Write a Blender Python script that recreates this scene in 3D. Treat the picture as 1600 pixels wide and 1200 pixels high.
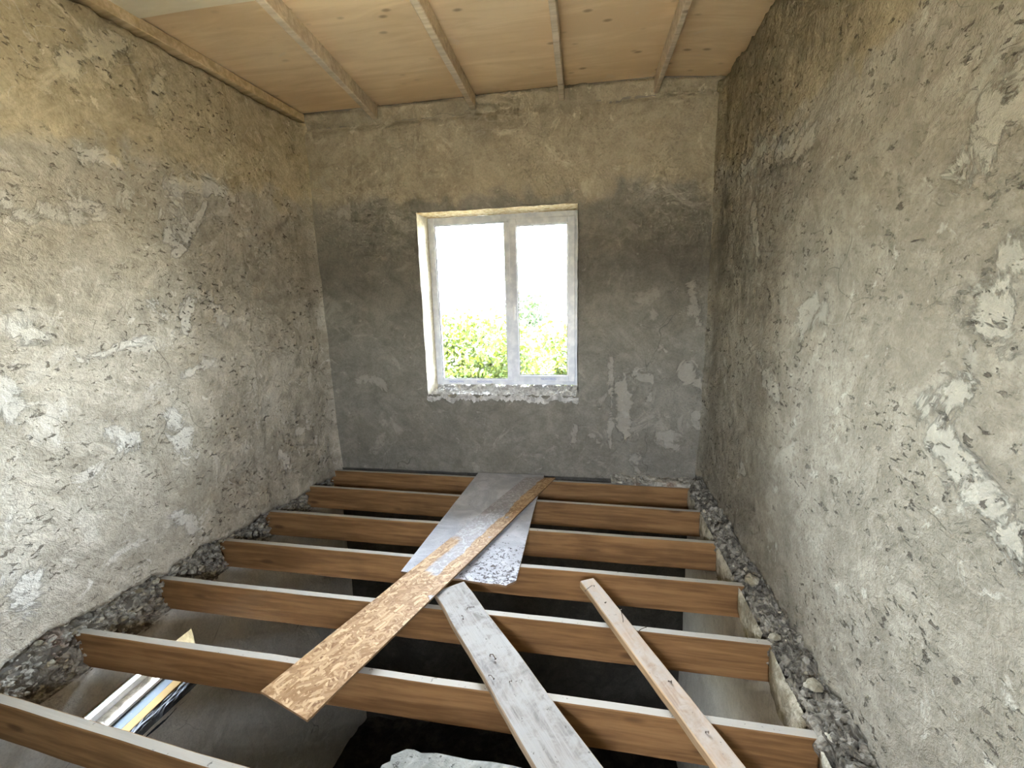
import bpy, math, random
import numpy as np
from mathutils import Vector, Matrix, noise
random.seed(7)
for o in list(bpy.data.objects): bpy.data.objects.remove(o)
S = bpy.context.scene
COL = S.collection

# ------------------------------------------------------------------ camera
def make_camera():
    cd = bpy.data.cameras.new('camera'); cam = bpy.data.objects.new('camera', cd); COL.objects.link(cam)
    yaw, pit, rol = 0.171487, 0.200236, -0.028172
    cy, sy, cp, sp = math.cos(yaw), math.sin(yaw), math.cos(pit), math.sin(pit)
    F = Vector((-sy*cp, cy*cp, -sp)); R = Vector((cy, sy, 0)); U = R.cross(F)
    c, s = math.cos(rol), math.sin(rol)
    R2 = c*R + s*U; U2 = -s*R + c*U
    M = Matrix((R2, U2, -F)).transposed().to_4x4(); M.translation = Vector((2.25228, 0, 1.51188))
    cam.matrix_world = M
    cd.sensor_width = 36; cd.lens = 686.7/1600*36; cd.clip_start = .03; cd.clip_end = 300
    S.camera = cam
make_camera()

# ------------------------------------------------------------------ sky, sun, exposure
SUN_DIR = Vector((0.42, 0.09, -0.90)).normalized()      # the way the sunlight travels
SKY_STRENGTH = 16.0
SUN_STRENGTH = 190.0
EXPOSURE = 0.93
w = bpy.data.worlds.new('sky'); S.world = w; w.use_nodes = True
nt = w.node_tree; nt.nodes.clear()
sk = nt.nodes.new('ShaderNodeTexSky'); sk.sky_type = 'NISHITA'; sk.sun_disc = False
sk.sun_elevation = math.asin(-SUN_DIR.z); sk.sun_rotation = math.atan2(-SUN_DIR.x, -SUN_DIR.y)
sk.air_density = 1.0; sk.dust_density = 3.0; sk.ozone_density = 1.0
hs = nt.nodes.new('ShaderNodeHueSaturation'); hs.inputs['Saturation'].default_value = .45
bg = nt.nodes.new('ShaderNodeBackground'); bg.inputs['Strength'].default_value = SKY_STRENGTH
wo = nt.nodes.new('ShaderNodeOutputWorld')
nt.links.new(sk.outputs[0], hs.inputs['Color']); nt.links.new(hs.outputs[0], bg.inputs[0]); nt.links.new(bg.outputs[0], wo.inputs[0])
sl = bpy.data.lights.new('sun', 'SUN'); sl.energy = SUN_STRENGTH; sl.angle = .009; sl.color = (1, .95, .86)
so = bpy.data.objects.new('sun', sl); COL.objects.link(so); so.rotation_euler = SUN_DIR.to_track_quat('-Z', 'Y').to_euler(); so.location = (-3, -3, 8)
def portal(name, loc, normal, sx, sz):                  # daylight portals in the wall openings: they only guide the sky sampling
    l = bpy.data.lights.new(name, 'AREA'); l.shape = 'RECTANGLE'; l.size = sx; l.size_y = sz; l.cycles.is_portal = True
    o = bpy.data.objects.new(name, l); COL.objects.link(o); o.location = loc
    o.rotation_euler = Vector(normal).to_track_quat('-Z', 'Z').to_euler()
portal('portal', (1.55, 3.86, 1.45), (0, -1, 0), 1.3, 1.5)
portal('portal', (2.125, -1.22, 1.65), (0, 1, 0), .7, .65)
portal('portal', (-.48, 1.55, -.57), (1, 0, 0), .8, .42)
vs = S.view_settings; vs.view_transform = 'Standard'; vs.look = 'None'; vs.gamma = 1; vs.use_curve_mapping = False
vs.exposure = EXPOSURE
S.cycles.diffuse_bounces = 4; S.cycles.max_bounces = 8; S.cycles.use_adaptive_sampling = True; S.cycles.adaptive_threshold = .07; S.cycles.adaptive_min_samples = 16; S.cycles.transparent_max_bounces = 16
S.cycles.use_denoising = True; S.cycles.sample_clamp_indirect = 8

# ------------------------------------------------------------------ helpers
def link(o, parent=None):
    COL.objects.link(o)
    if parent: o.parent = parent
    return o
def tag(o, label=None, cat=None, group=None, kind=None):
    if label: o['label'] = label
    if cat: o['category'] = cat
    if group: o['group'] = group
    if kind: o['kind'] = kind
    return o
def empty(name, loc=(0, 0, 0), rot=(0, 0, 0)):
    o = bpy.data.objects.new(name, None); o.location = loc; o.rotation_euler = rot; o.empty_display_size = .1
    return link(o)
class MB:
    def __init__(s): s.v = []; s.f = []; s.m = []
    def add(s, vs_, fs, mi=0):
        b = len(s.v); s.v += [tuple(q) for q in vs_]
        for f in fs: s.f.append(tuple(b+i for i in f)); s.m.append(mi)
    def box(s, x0, x1, y0, y1, z0, z1, mi=0):
        s.add([(x0,y0,z0),(x1,y0,z0),(x1,y1,z0),(x0,y1,z0),(x0,y0,z1),(x1,y0,z1),(x1,y1,z1),(x0,y1,z1)],
              [(0,3,2,1),(4,5,6,7),(0,1,5,4),(1,2,6,5),(2,3,7,6),(3,0,4,7)], mi)
    def hexa(s, p, mi=0):                     # eight corners: bottom loop then top loop
        s.add(p, [(0,3,2,1),(4,5,6,7),(0,1,5,4),(1,2,6,5),(2,3,7,6),(3,0,4,7)], mi)
    def grid(s, P, mi=0, flip=False):          # P[i][j] points
        n, m = len(P), len(P[0]); b = len(s.v)
        for r in P: s.v += [tuple(q) for q in r]
        for i in range(n-1):
            for j in range(m-1):
                a, c, d, e = b+i*m+j, b+(i+1)*m+j, b+(i+1)*m+j+1, b+i*m+j+1
                s.f.append((a, e, d, c) if flip else (a, c, d, e)); s.m.append(mi)
    def tube(s, pts, r, n=6, mi=0):
        rings = []
        for i, p in enumerate(pts):
            p = Vector(p); a = Vector(pts[max(i-1, 0)]); b = Vector(pts[min(i+1, len(pts)-1)])
            t = (b-a).normalized(); u = t.orthogonal().normalized(); v = t.cross(u)
            rr = r[i] if isinstance(r, (list, tuple)) else r
            rings.append([p + rr*(math.cos(2*math.pi*k/n)*u + math.sin(2*math.pi*k/n)*v) for k in range(n)])
        b0 = len(s.v)
        for q in rings: s.v += [tuple(x) for x in q]
        for i in range(len(rings)-1):
            for k in range(n):
                s.f.append((b0+i*n+k, b0+i*n+(k+1) % n, b0+(i+1)*n+(k+1) % n, b0+(i+1)*n+k)); s.m.append(mi)
        s.f.append(tuple(b0+k for k in range(n))[::-1]); s.m.append(mi)
        s.f.append(tuple(b0+(len(rings)-1)*n+k for k in range(n))); s.m.append(mi)
    def build(s, name, mats, parent=None, smooth=False, bevel=0):
        me = bpy.data.meshes.new(name); me.from_pydata(s.v, [], s.f)
        if not isinstance(mats, (list, tuple)): mats = [mats]
        for m in mats: me.materials.append(m)
        me.polygons.foreach_set('material_index', s.m)
        me.validate(); me.update()
        if smooth: me.polygons.foreach_set('use_smooth', [True]*len(me.polygons))
        o = bpy.data.objects.new(name, me); link(o, parent)
        if bevel:
            b = o.modifiers.new('bevel', 'BEVEL'); b.width = bevel; b.segments = 2; b.limit_method = 'ANGLE'
        return o
def fr(x, y, z, sc=1., octv=4, h=.6):
    return noise.fractal(Vector((x*sc, y*sc, z*sc)), h, 2.1, octv)

# ------------------------------------------------------------------ materials
def mat(name):
    m = bpy.data.materials.new(name); m.use_nodes = True; n = m.node_tree; n.nodes.clear()
    out = n.nodes.new('ShaderNodeOutputMaterial'); p = n.nodes.new('ShaderNodeBsdfPrincipled')
    n.links.new(p.outputs[0], out.inputs[0]); p.inputs['Roughness'].default_value = .9
    p.inputs['Specular IOR Level'].default_value = .25
    return m, G(n, p)
class G:                                       # small node-graph helper
    def __init__(s, n, p): s.n = n; s.p = p; s.tc = n.nodes.new('ShaderNodeTexCoord').outputs['Object']
    def L(s, a, b): s.n.links.new(a, b)
    def set(s, sock, v):
        if hasattr(v, 'is_linked') or isinstance(v, bpy.types.NodeSocket): s.L(v, sock)
        else: sock.default_value = v
    def map(s, scale=(1,1,1), rot=(0,0,0), loc=(0,0,0), src=None):
        m = s.n.nodes.new('ShaderNodeMapping'); s.L(src or s.tc, m.inputs[0])
        m.inputs['Scale'].default_value = scale; m.inputs['Rotation'].default_value = rot; m.inputs['Location'].default_value = loc
        return m.outputs[0]
    def noise(s, scale, detail=4, rough=.55, dist=0, src=None, col=False):
        t = s.n.nodes.new('ShaderNodeTexNoise'); s.L(src or s.tc, t.inputs['Vector'])
        t.inputs['Scale'].default_value = scale; t.inputs['Detail'].default_value = detail
        t.inputs['Roughness'].default_value = rough; t.inputs['Distortion'].default_value = dist
        return t.outputs['Color' if col else 'Fac']
    def voro(s, scale, src=None, feature='F1', out='Distance', dist='EUCLIDEAN', rnd=1):
        t = s.n.nodes.new('ShaderNodeTexVoronoi'); t.feature = feature; t.distance = dist; s.L(src or s.tc, t.inputs['Vector'])
        t.inputs['Scale'].default_value = scale; t.inputs['Randomness'].default_value = rnd
        return t.outputs[out]
    def ramp(s, fac, a, b, lo=0., hi=1.):      # smooth remap a..b -> lo..hi, clamped
        t = s.n.nodes.new('ShaderNodeMapRange'); s.set(t.inputs[0], fac); t.inputs[1].default_value = a; t.inputs[2].default_value = b
        t.inputs[3].default_value = lo; t.inputs[4].default_value = hi; t.interpolation_type = 'SMOOTHSTEP'
        return t.outputs[0]
    def math(s, op, a, b=0.):
        t = s.n.nodes.new('ShaderNodeMath'); t.operation = op; s.set(t.inputs[0], a); s.set(t.inputs[1], b); return t.outputs[0]
    def mix(s, f, a, b, mode='MIX'):
        t = s.n.nodes.new('ShaderNodeMix'); t.data_type = 'RGBA'; t.blend_type = mode
        s.set(t.inputs[0], f)
        for i, v in ((6, a), (7, b)):
            if isinstance(v, tuple) and len(v) == 3: v = v+(1,)
            s.set(t.inputs[i], v)
        return t.outputs[2]
    def sep(s, src=None):
        t = s.n.nodes.new('ShaderNodeSeparateXYZ'); s.L(src or s.tc, t.inputs[0]); return t.outputs
    def color(s, c):
        if isinstance(c, tuple) and len(c) == 3: c = c+(1,)
        s.set(s.p.inputs['Base Color'], c)
    def bump(s, h, dist=.01, strength=1, prev=None):
        b = s.n.nodes.new('ShaderNodeBump'); b.inputs['Distance'].default_value = dist; b.inputs['Strength'].default_value = strength
        s.L(h, b.inputs['Height'])
        if prev: s.L(prev, b.inputs['Normal'])
        s.L(b.outputs[0], s.p.inputs['Normal']); return b.outputs[0]

def plaster(name, dark, light, patch, upper=None, pits=1., axis='x', toneheight=2.27, patch_thr=.62):
    m, g = mat(name)
    # trowel strokes: every patch of the wall is stroked in a direction of its own
    warp = g.noise(2.5, 2, col=True)
    vm = g.n.nodes.new('ShaderNodeVectorMath'); vm.operation = 'MULTIPLY_ADD'; g.L(warp, vm.inputs[0]); vm.inputs[1].default_value = (.35,)*3; g.L(g.tc, vm.inputs[2])
    cell = g.voro(3.2, src=vm.outputs[0], out='Color')
    ang = g.math('MULTIPLY', g.sep(cell)[0], 3.14)
    vr = g.n.nodes.new('ShaderNodeVectorRotate'); vr.rotation_type = {'x': 'X_AXIS', 'y': 'Y_AXIS'}[axis]; g.L(g.tc, vr.inputs['Vector']); g.L(ang, vr.inputs['Angle'])
    st = g.map(scale=(2.2, 2.2, 9) , src=vr.outputs[0])
    stroke = g.noise(1.0, 5, .62, 1.0, src=st)
    big = g.noise(1.3, 4, .6, .4)
    mid = g.noise(6, 5, .65, 1.2)
    fine = g.noise(75, 3, .75)
    grit = g.noise(24, 4, .72, .8)
    f = g.math('ADD', g.math('MULTIPLY', big, .34), g.math('ADD', g.math('MULTIPLY', mid, .42), g.math('ADD', g.math('MULTIPLY', stroke, .30), g.math('MULTIPLY', grit, .20))))
    c = g.mix(g.ramp(f, .50, .78), dark, light)
    c = g.mix(g.ramp(fine, .40, .72, 0, .35), c, (dark[0]*.55, dark[1]*.55, dark[2]*.55))
    pm = g.noise(3.1, 6, .68, 1.1)
    c = g.mix(g.ramp(pm, patch_thr-.05, patch_thr+.03, 0, .42), c, patch)
    c = g.mix(g.ramp(g.noise(2.0, 6, .7, .8, src=g.map(scale=(1, 1, 1.5), loc=(4, 4, 9))), .56, .68, 0, .40), c, (dark[0]*.72, dark[1]*.70, dark[2]*.66))
    pm2 = g.noise(10, 5, .66, .5, src=g.map(loc=(3, 7, 1)))
    c = g.mix(g.ramp(pm2, .625, .69, 0, .55), c, patch)
    an = g.n.nodes.new('ShaderNodeAttribute'); an.attribute_name = 'skim'
    sk_ = g.math('ADD', an.outputs['Fac'], g.math('MULTIPLY', g.math('SUBTRACT', g.noise(6, 9, .74, .9, src=g.map(loc=(6, 1, 7))), .5), 3.6))
    skm = g.math('MULTIPLY', g.ramp(sk_, .50, .72), g.ramp(an.outputs['Fac'], .02, .35))
    c = g.mix(g.math('MULTIPLY', skm, .50), c, patch)
    if upper:
        z = g.math('ADD', g.sep()[2], g.math('MULTIPLY', g.math('SUBTRACT', g.noise(3.5, 4, .6, .8), .5), .55))
        k = g.ramp(z, toneheight-.08, toneheight+.07)
        c = g.mix(k, c, g.mix(1., c, upper, 'MULTIPLY'))
    # arcs left by the trowel: thin contour lines of a stretched noise
    arc = g.noise(1.0, 2, .4, 1.4, src=g.map(scale=(1.5, 1.5, 3.2), src=vr.outputs[0]))
    al = g.math('ABSOLUTE', g.math('SUBTRACT', arc, .52))
    amask = g.ramp(g.noise(1.9, 3, src=g.map(loc=(1, 5, 8))), .50, .60)
    arcs = g.math('MULTIPLY', g.ramp(al, .006, .001), amask)
    c = g.mix(g.math('MULTIPLY', arcs, .22), c, patch)
    # pits: elongated holes in clusters, and crumbly dark scuffs
    pv = g.noise(34, 4, .62, .5, src=g.map(scale=(1, .75, 1.2)))
    pmask = g.ramp(g.noise(3.4, 5, .65, src=g.map(loc=(9, 2, 4))), .40, .60)
    pit = g.math('MULTIPLY', g.ramp(pv, .405, .35), pmask)
    scv = g.noise(1.0, 6, .75, 1.0, src=g.map(scale=(9, 9, 40), src=vr.outputs[0]))
    scuff = g.math('MULTIPLY', g.ramp(scv, .60, .70), g.ramp(g.noise(1.5, 4, .6, src=g.map(loc=(2, 8, 3))), .48, .62))
    if pits: c = g.mix(g.math('MULTIPLY', pit, .80*pits), c, (dark[0]*.30, dark[1]*.27, dark[2]*.25)); c = g.mix(g.math('MULTIPLY', scuff, .45*pits), c, (dark[0]*.5, dark[1]*.48, dark[2]*.42))
    # hair cracks
    sc = g.voro(1.7, src=vm.outputs[0], feature='DISTANCE_TO_EDGE')
    crack = g.math('MULTIPLY', g.ramp(sc, .004, .001), g.ramp(g.noise(1.6, 3), .56, .62))
    c = g.mix(g.math('MULTIPLY', crack, .5), c, (.05, .045, .035))
    g.color(c)
    h = g.math('ADD', g.math('MULTIPLY', stroke, .6), g.math('MULTIPLY', mid, .5))
    h = g.math('ADD', h, g.math('MULTIPLY', pm, .3))
    h = g.math('ADD', h, g.math('MULTIPLY', grit, .45)); h = g.math('ADD', h, g.math('MULTIPLY', skm, .25))
    h = g.math('SUBTRACT', h, g.math('MULTIPLY', pit, .5*pits))
    h = g.math('SUBTRACT', h, g.math('MULTIPLY', scuff, .2*pits))
    h = g.math('ADD', h, g.math('MULTIPLY', fine, .22))
    g.bump(h, .024 if pits > .5 else .014, .9)
    return m
M = {}
M['left'] = plaster('plaster_left', (.35,.31,.24), (.60,.55,.455), (.80,.77,.70), upper=(1.12,1.04,.84))  # lit copy of the wall plaster: extra brightness put into the colour
M['right'] = plaster('plaster_right', (.205,.182,.136), (.365,.332,.262), (.46,.435,.36), upper=(1.0,.93,.76), patch_thr=.66)  # same plaster toned down in colour as the less lit side
M['back'] = plaster('plaster_back', (.17,.155,.125), (.27,.25,.205), (.40,.37,.31), upper=(1.45,1.36,1.18), pits=.25, axis='y')  # same plaster again, backlight shade put into its darker colour
M['lower'] = plaster('plaster_lower', (.58,.55,.49), (.70,.67,.60), (.72,.69,.62), pits=.1)  # lit copy: daylight missing on the lower side walls put into colour

M['lower_shaded'] = plaster('plaster_lower_shaded', (.055,.05,.042), (.10,.093,.078), (.11,.105,.09), pits=.1, axis='y')  # shaded copy of the lower plaster, gloom put into its colour
m, g = mat('rubble')
a = g.noise(14, 8, .75, 1.5); b = g.voro(34, out='Color'); b2 = g.sep(b)[0]
c = g.mix(g.ramp(a, .38, .66), (.20,.18,.145), (.56,.53,.45))
c = g.mix(g.ramp(b2, .78, .86, 0, .7), c, (.55,.52,.44)); c = g.mix(g.ramp(g.noise(5, 3), .6, .68, 0, .5), c, (.22,.11,.07))
g.color(c); g.bump(g.math('ADD', a, g.math('MULTIPLY', g.voro(34), -.5)), .02, .8); M['rubble'] = m
m, g = mat('ledge_rubble')
c = g.mix(g.ramp(a2 := g.noise(14, 8, .75, 1.5), .38, .66), (.085,.075,.058), (.32,.295,.24))
c = g.mix(g.ramp(g.sep(g.voro(40, out='Color'))[0], .84, .90, 0, .6), c, (.45,.42,.35)); g.color(c); g.bump(g.math('ADD', a2, g.math('MULTIPLY', g.voro(34), -.5)), .02, .8); M['ledge'] = m
m, g = mat('broken_plaster_edge')
c = g.mix(g.ramp(g.noise(9, 6, .7), .4, .65), (.25,.22,.15), (.62,.58,.46)); g.color(c); g.bump(g.noise(22, 6, .7), .02, 1); M['chip'] = m
m, g = mat('masonry'); g.color((.20,.18,.15)); g.bump(g.noise(12, 5), .02, 1); M['masonry'] = m
m, g = mat('soil')
c = g.mix(g.ramp(g.noise(4, 7, .7), .4, .65), (.02,.016,.012), (.075,.062,.048)); g.color(c); g.bump(g.noise(14, 7, .75), .06, 1); M['soil'] = m

def wood(name, base, dark, lengthaxis='x', grain=1., knots=True, dusty=0., dustc=(.55,.53,.48), gs=1.):
    m, g = mat(name); g.p.inputs['Roughness'].default_value = .7
    sc = {'x': (1.2, 18, 18), 'y': (18, 1.2, 18)}[lengthaxis]
    oi = g.n.nodes.new('ShaderNodeObjectInfo'); add = g.n.nodes.new('ShaderNodeVectorMath'); add.operation = 'ADD'
    mul = g.math('MULTIPLY', oi.outputs['Random'], 37.); cb = g.n.nodes.new('ShaderNodeCombineXYZ')
    for i in range(3): g.L(mul, cb.inputs[i])
    g.L(g.tc, add.inputs[0]); g.L(cb.outputs[0], add.inputs[1]); src = add.outputs[0]
    gr = g.noise(gs, 6, .6, .8, src=g.map(scale=sc, src=src)); gr2 = g.noise(gs*3.2, 4, .6, .2, src=g.map(scale=sc, src=src))
    f = g.math('ADD', g.math('MULTIPLY', gr, .7), g.math('MULTIPLY', gr2, .4))
    c = g.mix(g.ramp(f, .40, .72), dark, base)
    if knots:
        kn = g.voro(1.0, src=g.map(scale={'x': (2.3, 7, 7), 'y': (7, 2.3, 7)}[lengthaxis], src=src))
        c = g.mix(g.ramp(kn, .16, .05, 0, .75), c, (dark[0]*.45, dark[1]*.4, dark[2]*.4))
    st = g.noise(2.2, 5, .6, src=src); c = g.mix(g.ramp(st, .5, .72, 0, .35), c, (dark[0]*.6, dark[1]*.6, dark[2]*.6))
    if dusty:
        d = g.noise(16, 7, .75, .6, src=src); d2 = g.noise(3, 5, .6, src=g.map(loc=(4,4,4), src=src))
        c = g.mix(g.ramp(g.math('ADD', g.math('MULTIPLY', d, .5), g.math('MULTIPLY', d2, .5)), .50-.35*dusty, .64-.35*dusty), c, dustc)
        c = g.mix(g.ramp(g.noise(45, 4, .7, src=src), .64, .70, 0, .8), c, (.10,.09,.075))
        g.p.inputs['Roughness'].default_value = .9
    g.color(c); g.bump(f, .004*grain, .8); return m
M['joist'] = wood('joist_pine', (.30,.165,.068), (.155,.078,.028))
M['joist_top'] = wood('joist_dusty_top', (.34,.27,.18), (.22,.16,.10), dusty=.75, dustc=(.37,.345,.295))
M['beam'] = wood('ceiling_beam_pine', (.72,.60,.43), (.50,.39,.26), 'y')
M['plank_beam'] = wood('pale_plank', (.72,.55,.33), (.50,.36,.19), 'y')
M['board'] = wood('weathered_board', (.34,.315,.285), (.17,.155,.14), gs=1.6, dusty=.2, dustc=(.31,.295,.27), grain=1.6, knots=False)
M['board_edge'] = wood('board_edge', (.40,.31,.22), (.22,.16,.10), knots=False)
M['batten'] = wood('batten_top', (.44,.345,.26), (.29,.215,.155), gs=1.3, dusty=.25, dustc=(.37,.32,.265), knots=False)
M['batten_edge'] = wood('batten_edge', (.50,.36,.22), (.33,.22,.12), knots=False)

def plywood(name, base, dark, spots=1.):
    m, g = mat(name); g.p.inputs['Roughness'].default_value = .75
    src = g.tc
    gr = g.noise(1, 6, .6, 1.2, src=g.map(scale=(1.5, 9, 9), src=src))
    big = g.noise(1.1, 3, .5, .5, src=src)
    c = g.mix(g.ramp(g.math('ADD', g.math('MULTIPLY', gr, .6), g.math('MULTIPLY', big, .5)), .42, .70), dark, base)
    kn = g.voro(1., src=g.map(scale=(5.5, 10, 5), src=src)); km = g.ramp(g.noise(.9, 2, src=g.map(loc=(5, 1, 2), src=src)), .34, .52)
    c = g.mix(g.math('MULTIPLY', g.ramp(kn, .20, .05), g.math('MULTIPLY', km, .55*spots)), c, (.16,.06,.025))
    sp = g.noise(5, 4, .5, 1., src=src); c = g.mix(g.ramp(sp, .66, .74, 0, .35), c, (.75,.62,.45))
    g.color(c); g.bump(gr, .002, .6); return m
M['ply'] = plywood('ceiling_plywood', (.88,.67,.41), (.75,.54,.31))
M['ply_pale'] = plywood('ceiling_plywood_pale', (.90,.80,.60), (.80,.69,.48), 0.)

# OSB: four layers of flakes turned different ways, a grey cement smear over the far left part (local x runs along the strip)
m, g = mat('osb'); g.p.inputs['Roughness'].default_value = .65
base = (.46,.29,.15)
c = g.mix(g.ramp(g.noise(30, 4), .4, .6), (.18,.095,.04), (.35,.21,.105))
for k, (an, scx, scy) in enumerate([(.35, 24, 120), (-.6, 20, 95), (1.2, 26, 110), (-.15, 22, 90), (-1.25, 28, 105), (.8, 17, 62), (.1, 15, 70)]):
    v = g.map(scale=(1, 1, 1), rot=(0, 0, an), loc=(k*3.1, k*1.7, 0))
    v = g.map(scale=(scx, scy, 1), src=v)
    cell = g.n.nodes.new('ShaderNodeTexVoronoi'); cell.voronoi_dimensions = '2D'; cell.distance = 'CHEBYCHEV'; g.L(v, cell.inputs['Vector']); cell.inputs['Scale'].default_value = 1
    rr = g.sep(cell.outputs['Color'])
    tone = g.mix(g.math('POWER', rr[1], 1.6), (.225,.125,.052), (.50,.345,.19))
    edge = g.ramp(cell.outputs['Distance'], .52, .40)
    c = g.mix(g.math('MULTIPLY', g.ramp(rr[0], .60, .62), edge), c, tone)
sx = g.sep()
u, vv = sx[0], sx[1]
nn = g.noise(5, 5, .6, .8); nb = g.math('MULTIPLY', g.math('SUBTRACT', nn, .5), .30)
# smear covers v > 40% of the width (towards the left long edge) beyond u = 1.25, and a tongue before it
s1 = g.math('MULTIPLY', g.ramp(g.math('ADD', vv, g.math('MULTIPLY', nb, .35)), .105, .115), g.ramp(g.math('ADD', u, nb), 1.22, 1.27))
s2 = g.math('MULTIPLY', g.math('MULTIPLY', g.ramp(g.math('ADD', vv, g.math('MULTIPLY', nb, .3)), .085, .095), g.ramp(g.math('ADD', vv, g.math('MULTIPLY', nb, .3)), .185, .165)), g.ramp(g.math('ADD', u, nb), .86, .90))
spots = g.ramp(g.noise(7, 3, .5, .6, src=g.map(loc=(2.2, 5.5, 0))), .69, .72)
sm = g.math('MAXIMUM', g.math('MAXIMUM', s1, s2), spots)
gcol = g.mix(g.ramp(g.noise(26, 5, .6, 2.), .42, .66), (.25,.24,.24), (.42,.41,.41))
c = g.mix(g.math('MULTIPLY', sm, .9), c, gcol)
g.color(c); g.bump(g.noise(40, 4), .003, .7); M['osb'] = m
m, g = mat('osb_edge'); g.color(g.mix(g.noise(60, 4), (.12,.07,.035), (.26,.16,.08))); M['osb_edge'] = m

def spattered(name, base, base2, speck, thr, focus=None, mould=None):
    m, g = mat(name)
    c = g.mix(g.ramp(g.noise(5, 6, .65, 1.), .38, .68), base2, base)
    f = g.noise(48, 5, .7, .5)
    if focus:
        s = g.sep(); dx = g.math('SUBTRACT', s[0], focus[0]); dy = g.math('SUBTRACT', s[1], focus[1])
        d = g.math('SQRT', g.math('ADD', g.math('MULTIPLY', dx, dx), g.math('MULTIPLY', dy, dy)))
        f = g.math('ADD', f, g.ramp(g.math('ADD', d, g.math('MULTIPLY', g.noise(6), .4)), .15, .85, .16, 0))
    c = g.mix(g.ramp(f, thr, thr+.04, 0, .92), c, speck)
    if mould: c = g.mix(g.ramp(g.noise(2.1, 4), .55, .7, 0, .7), c, mould)
    g.color(c); g.bump(g.math('ADD', g.noise(9, 7, .7, 1.), g.math('MULTIPLY', g.noise(48, 5, .7, .5), .4)), .012, .8); return m
M['sheet'] = spattered('cement_spattered_plywood', (.50,.50,.51), (.36,.36,.37), (.07,.06,.055), .655, focus=(.60, .06))
M['slab'] = spattered('cement_crusted_sheet', (.37,.37,.33), (.17,.17,.15), (.045,.042,.035), .60)
M['sheet_edge'] = spattered('sheet_edge', (.26,.17,.10), (.18,.11,.06), (.06,.05,.04), .7)

m, g = mat('frame_film'); g.p.inputs['Roughness'].default_value = .35
g.color(g.mix(g.ramp(g.noise(14, 5, .6), .4, .65), (.66,.68,.74), (.82,.83,.87))); M['pvc'] = m
m, g = mat('white_plastic'); g.p.inputs['Roughness'].default_value = .3; g.color((.85,.85,.86)); M['white'] = m
m, g = mat('blue_print'); g.color((.22,.28,.55)); M['print'] = m
m, g = mat('rubber_gasket'); g.color((.04,.04,.045)); M['gasket'] = m
m = bpy.data.materials.new('window_glass'); m.use_nodes = True; n = m.node_tree; n.nodes.clear()
out = n.nodes.new('ShaderNodeOutputMaterial'); tr = n.nodes.new('ShaderNodeBsdfTransparent'); gl = n.nodes.new('ShaderNodeBsdfGlossy'); mx = n.nodes.new('ShaderNodeMixShader')
fz = n.nodes.new('ShaderNodeFresnel'); fz.inputs[0].default_value = 1.45; gl.inputs['Roughness'].default_value = .02; tr.inputs[0].default_value = (.93,.95,.94,1)
n.links.new(fz.outputs[0], mx.inputs[0]); n.links.new(tr.outputs[0], mx.inputs[1]); n.links.new(gl.outputs[0], mx.inputs[2]); n.links.new(mx.outputs[0], out.inputs[0]); M['glass'] = m
m, g = mat('sill_mortar'); c = g.mix(g.ramp(g.noise(16, 7, .75, 1.), .38, .66), (.38,.36,.33), (.82,.80,.77)); g.color(c); g.bump(g.noise(20, 7, .75), .03, 1); M['sill'] = m
m, g = mat('reveal_plaster'); c = g.mix(g.ramp(g.noise(11, 6, .7, 1.), .38, .66), (.52,.46,.34), (.76,.70,.56)); g.color(c); g.bump(g.noise(16, 7, .7), .015, 1); M['reveal'] = m
m, g = mat('foam_strip'); c = g.mix(g.ramp(g.noise(25, 6, .7), .4, .62), (.55,.40,.20), (.80,.70,.50)); g.color(c); g.bump(g.noise(40, 4), .01, 1); M['foam'] = m
m, g = mat('rusty_steel'); g.p.inputs['Metallic'].default_value = .6; g.color((.11,.08,.06)); g.p.inputs['Roughness'].default_value = .6; M['steel'] = m
m, g = mat('pale_sill_board'); g.p.inputs['Roughness'].default_value = 1; g.p.inputs['Specular IOR Level'].default_value = .05; c = g.mix(g.ramp(g.noise(60, 3), .66, .70), (.062,.078,.098), (.12,.11,.1)); g.color(c); M['sillboard'] = m
m, g = mat('sill_wood'); g.p.inputs['Specular IOR Level'].default_value = .05; g.color(g.mix(g.noise(14, 5), (.085,.058,.025), (.125,.09,.045))); M['sillwood'] = m
m, g = mat('shaded_sill_edge'); g.p.inputs['Specular IOR Level'].default_value = .05; g.color(g.mix(g.noise(14, 5), (.02,.022,.027), (.06,.065,.075))); M['sillshade'] = m  # shadow along the sill's inner edge put into a dark colour
def leafmat(name, a, b):
    m, g = mat(name); g.p.inputs['Roughness'].default_value = .5
    gi = g.n.nodes.new('ShaderNodeNewGeometry')
    g.color(g.mix(gi.outputs['Random Per Island'], a+(1,), b+(1,)))
    trl = g.n.nodes.new('ShaderNodeBsdfTranslucent'); g.L(g.mix(gi.outputs['Random Per Island'], (a[0]*1.6, a[1]*1.5, a[2], 1), (b[0]*1.6, b[1]*1.5, b[2], 1)), trl.inputs[0])
    ms = g.n.nodes.new('ShaderNodeMixShader'); ms.inputs[0].default_value = .4
    outn = [q for q in g.n.nodes if q.type == 'OUTPUT_MATERIAL'][0]
    g.L(g.p.outputs[0], ms.inputs[1]); g.L(trl.outputs[0], ms.inputs[2]); g.L(ms.outputs[0], outn.inputs[0]); return m
M['leaf'] = leafmat('leaf_green', (.008,.018,.002), (.036,.048,.006))
M['leaf_dark'] = leafmat('leaf_deep_green', (.004,.010,.004), (.012,.022,.008))
m, g = mat('bark'); g.color((.10,.075,.05)); M['bark'] = m
m, g = mat('pale_ground'); g.color(g.mix(g.noise(3, 6), (.28,.26,.18), (.50,.46,.37))); M['ground'] = m  # albedo raised so it bounces daylight up to the ceiling
m, g = mat('cream_render'); g.color((.72,.66,.52)); M['cream'] = m
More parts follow.
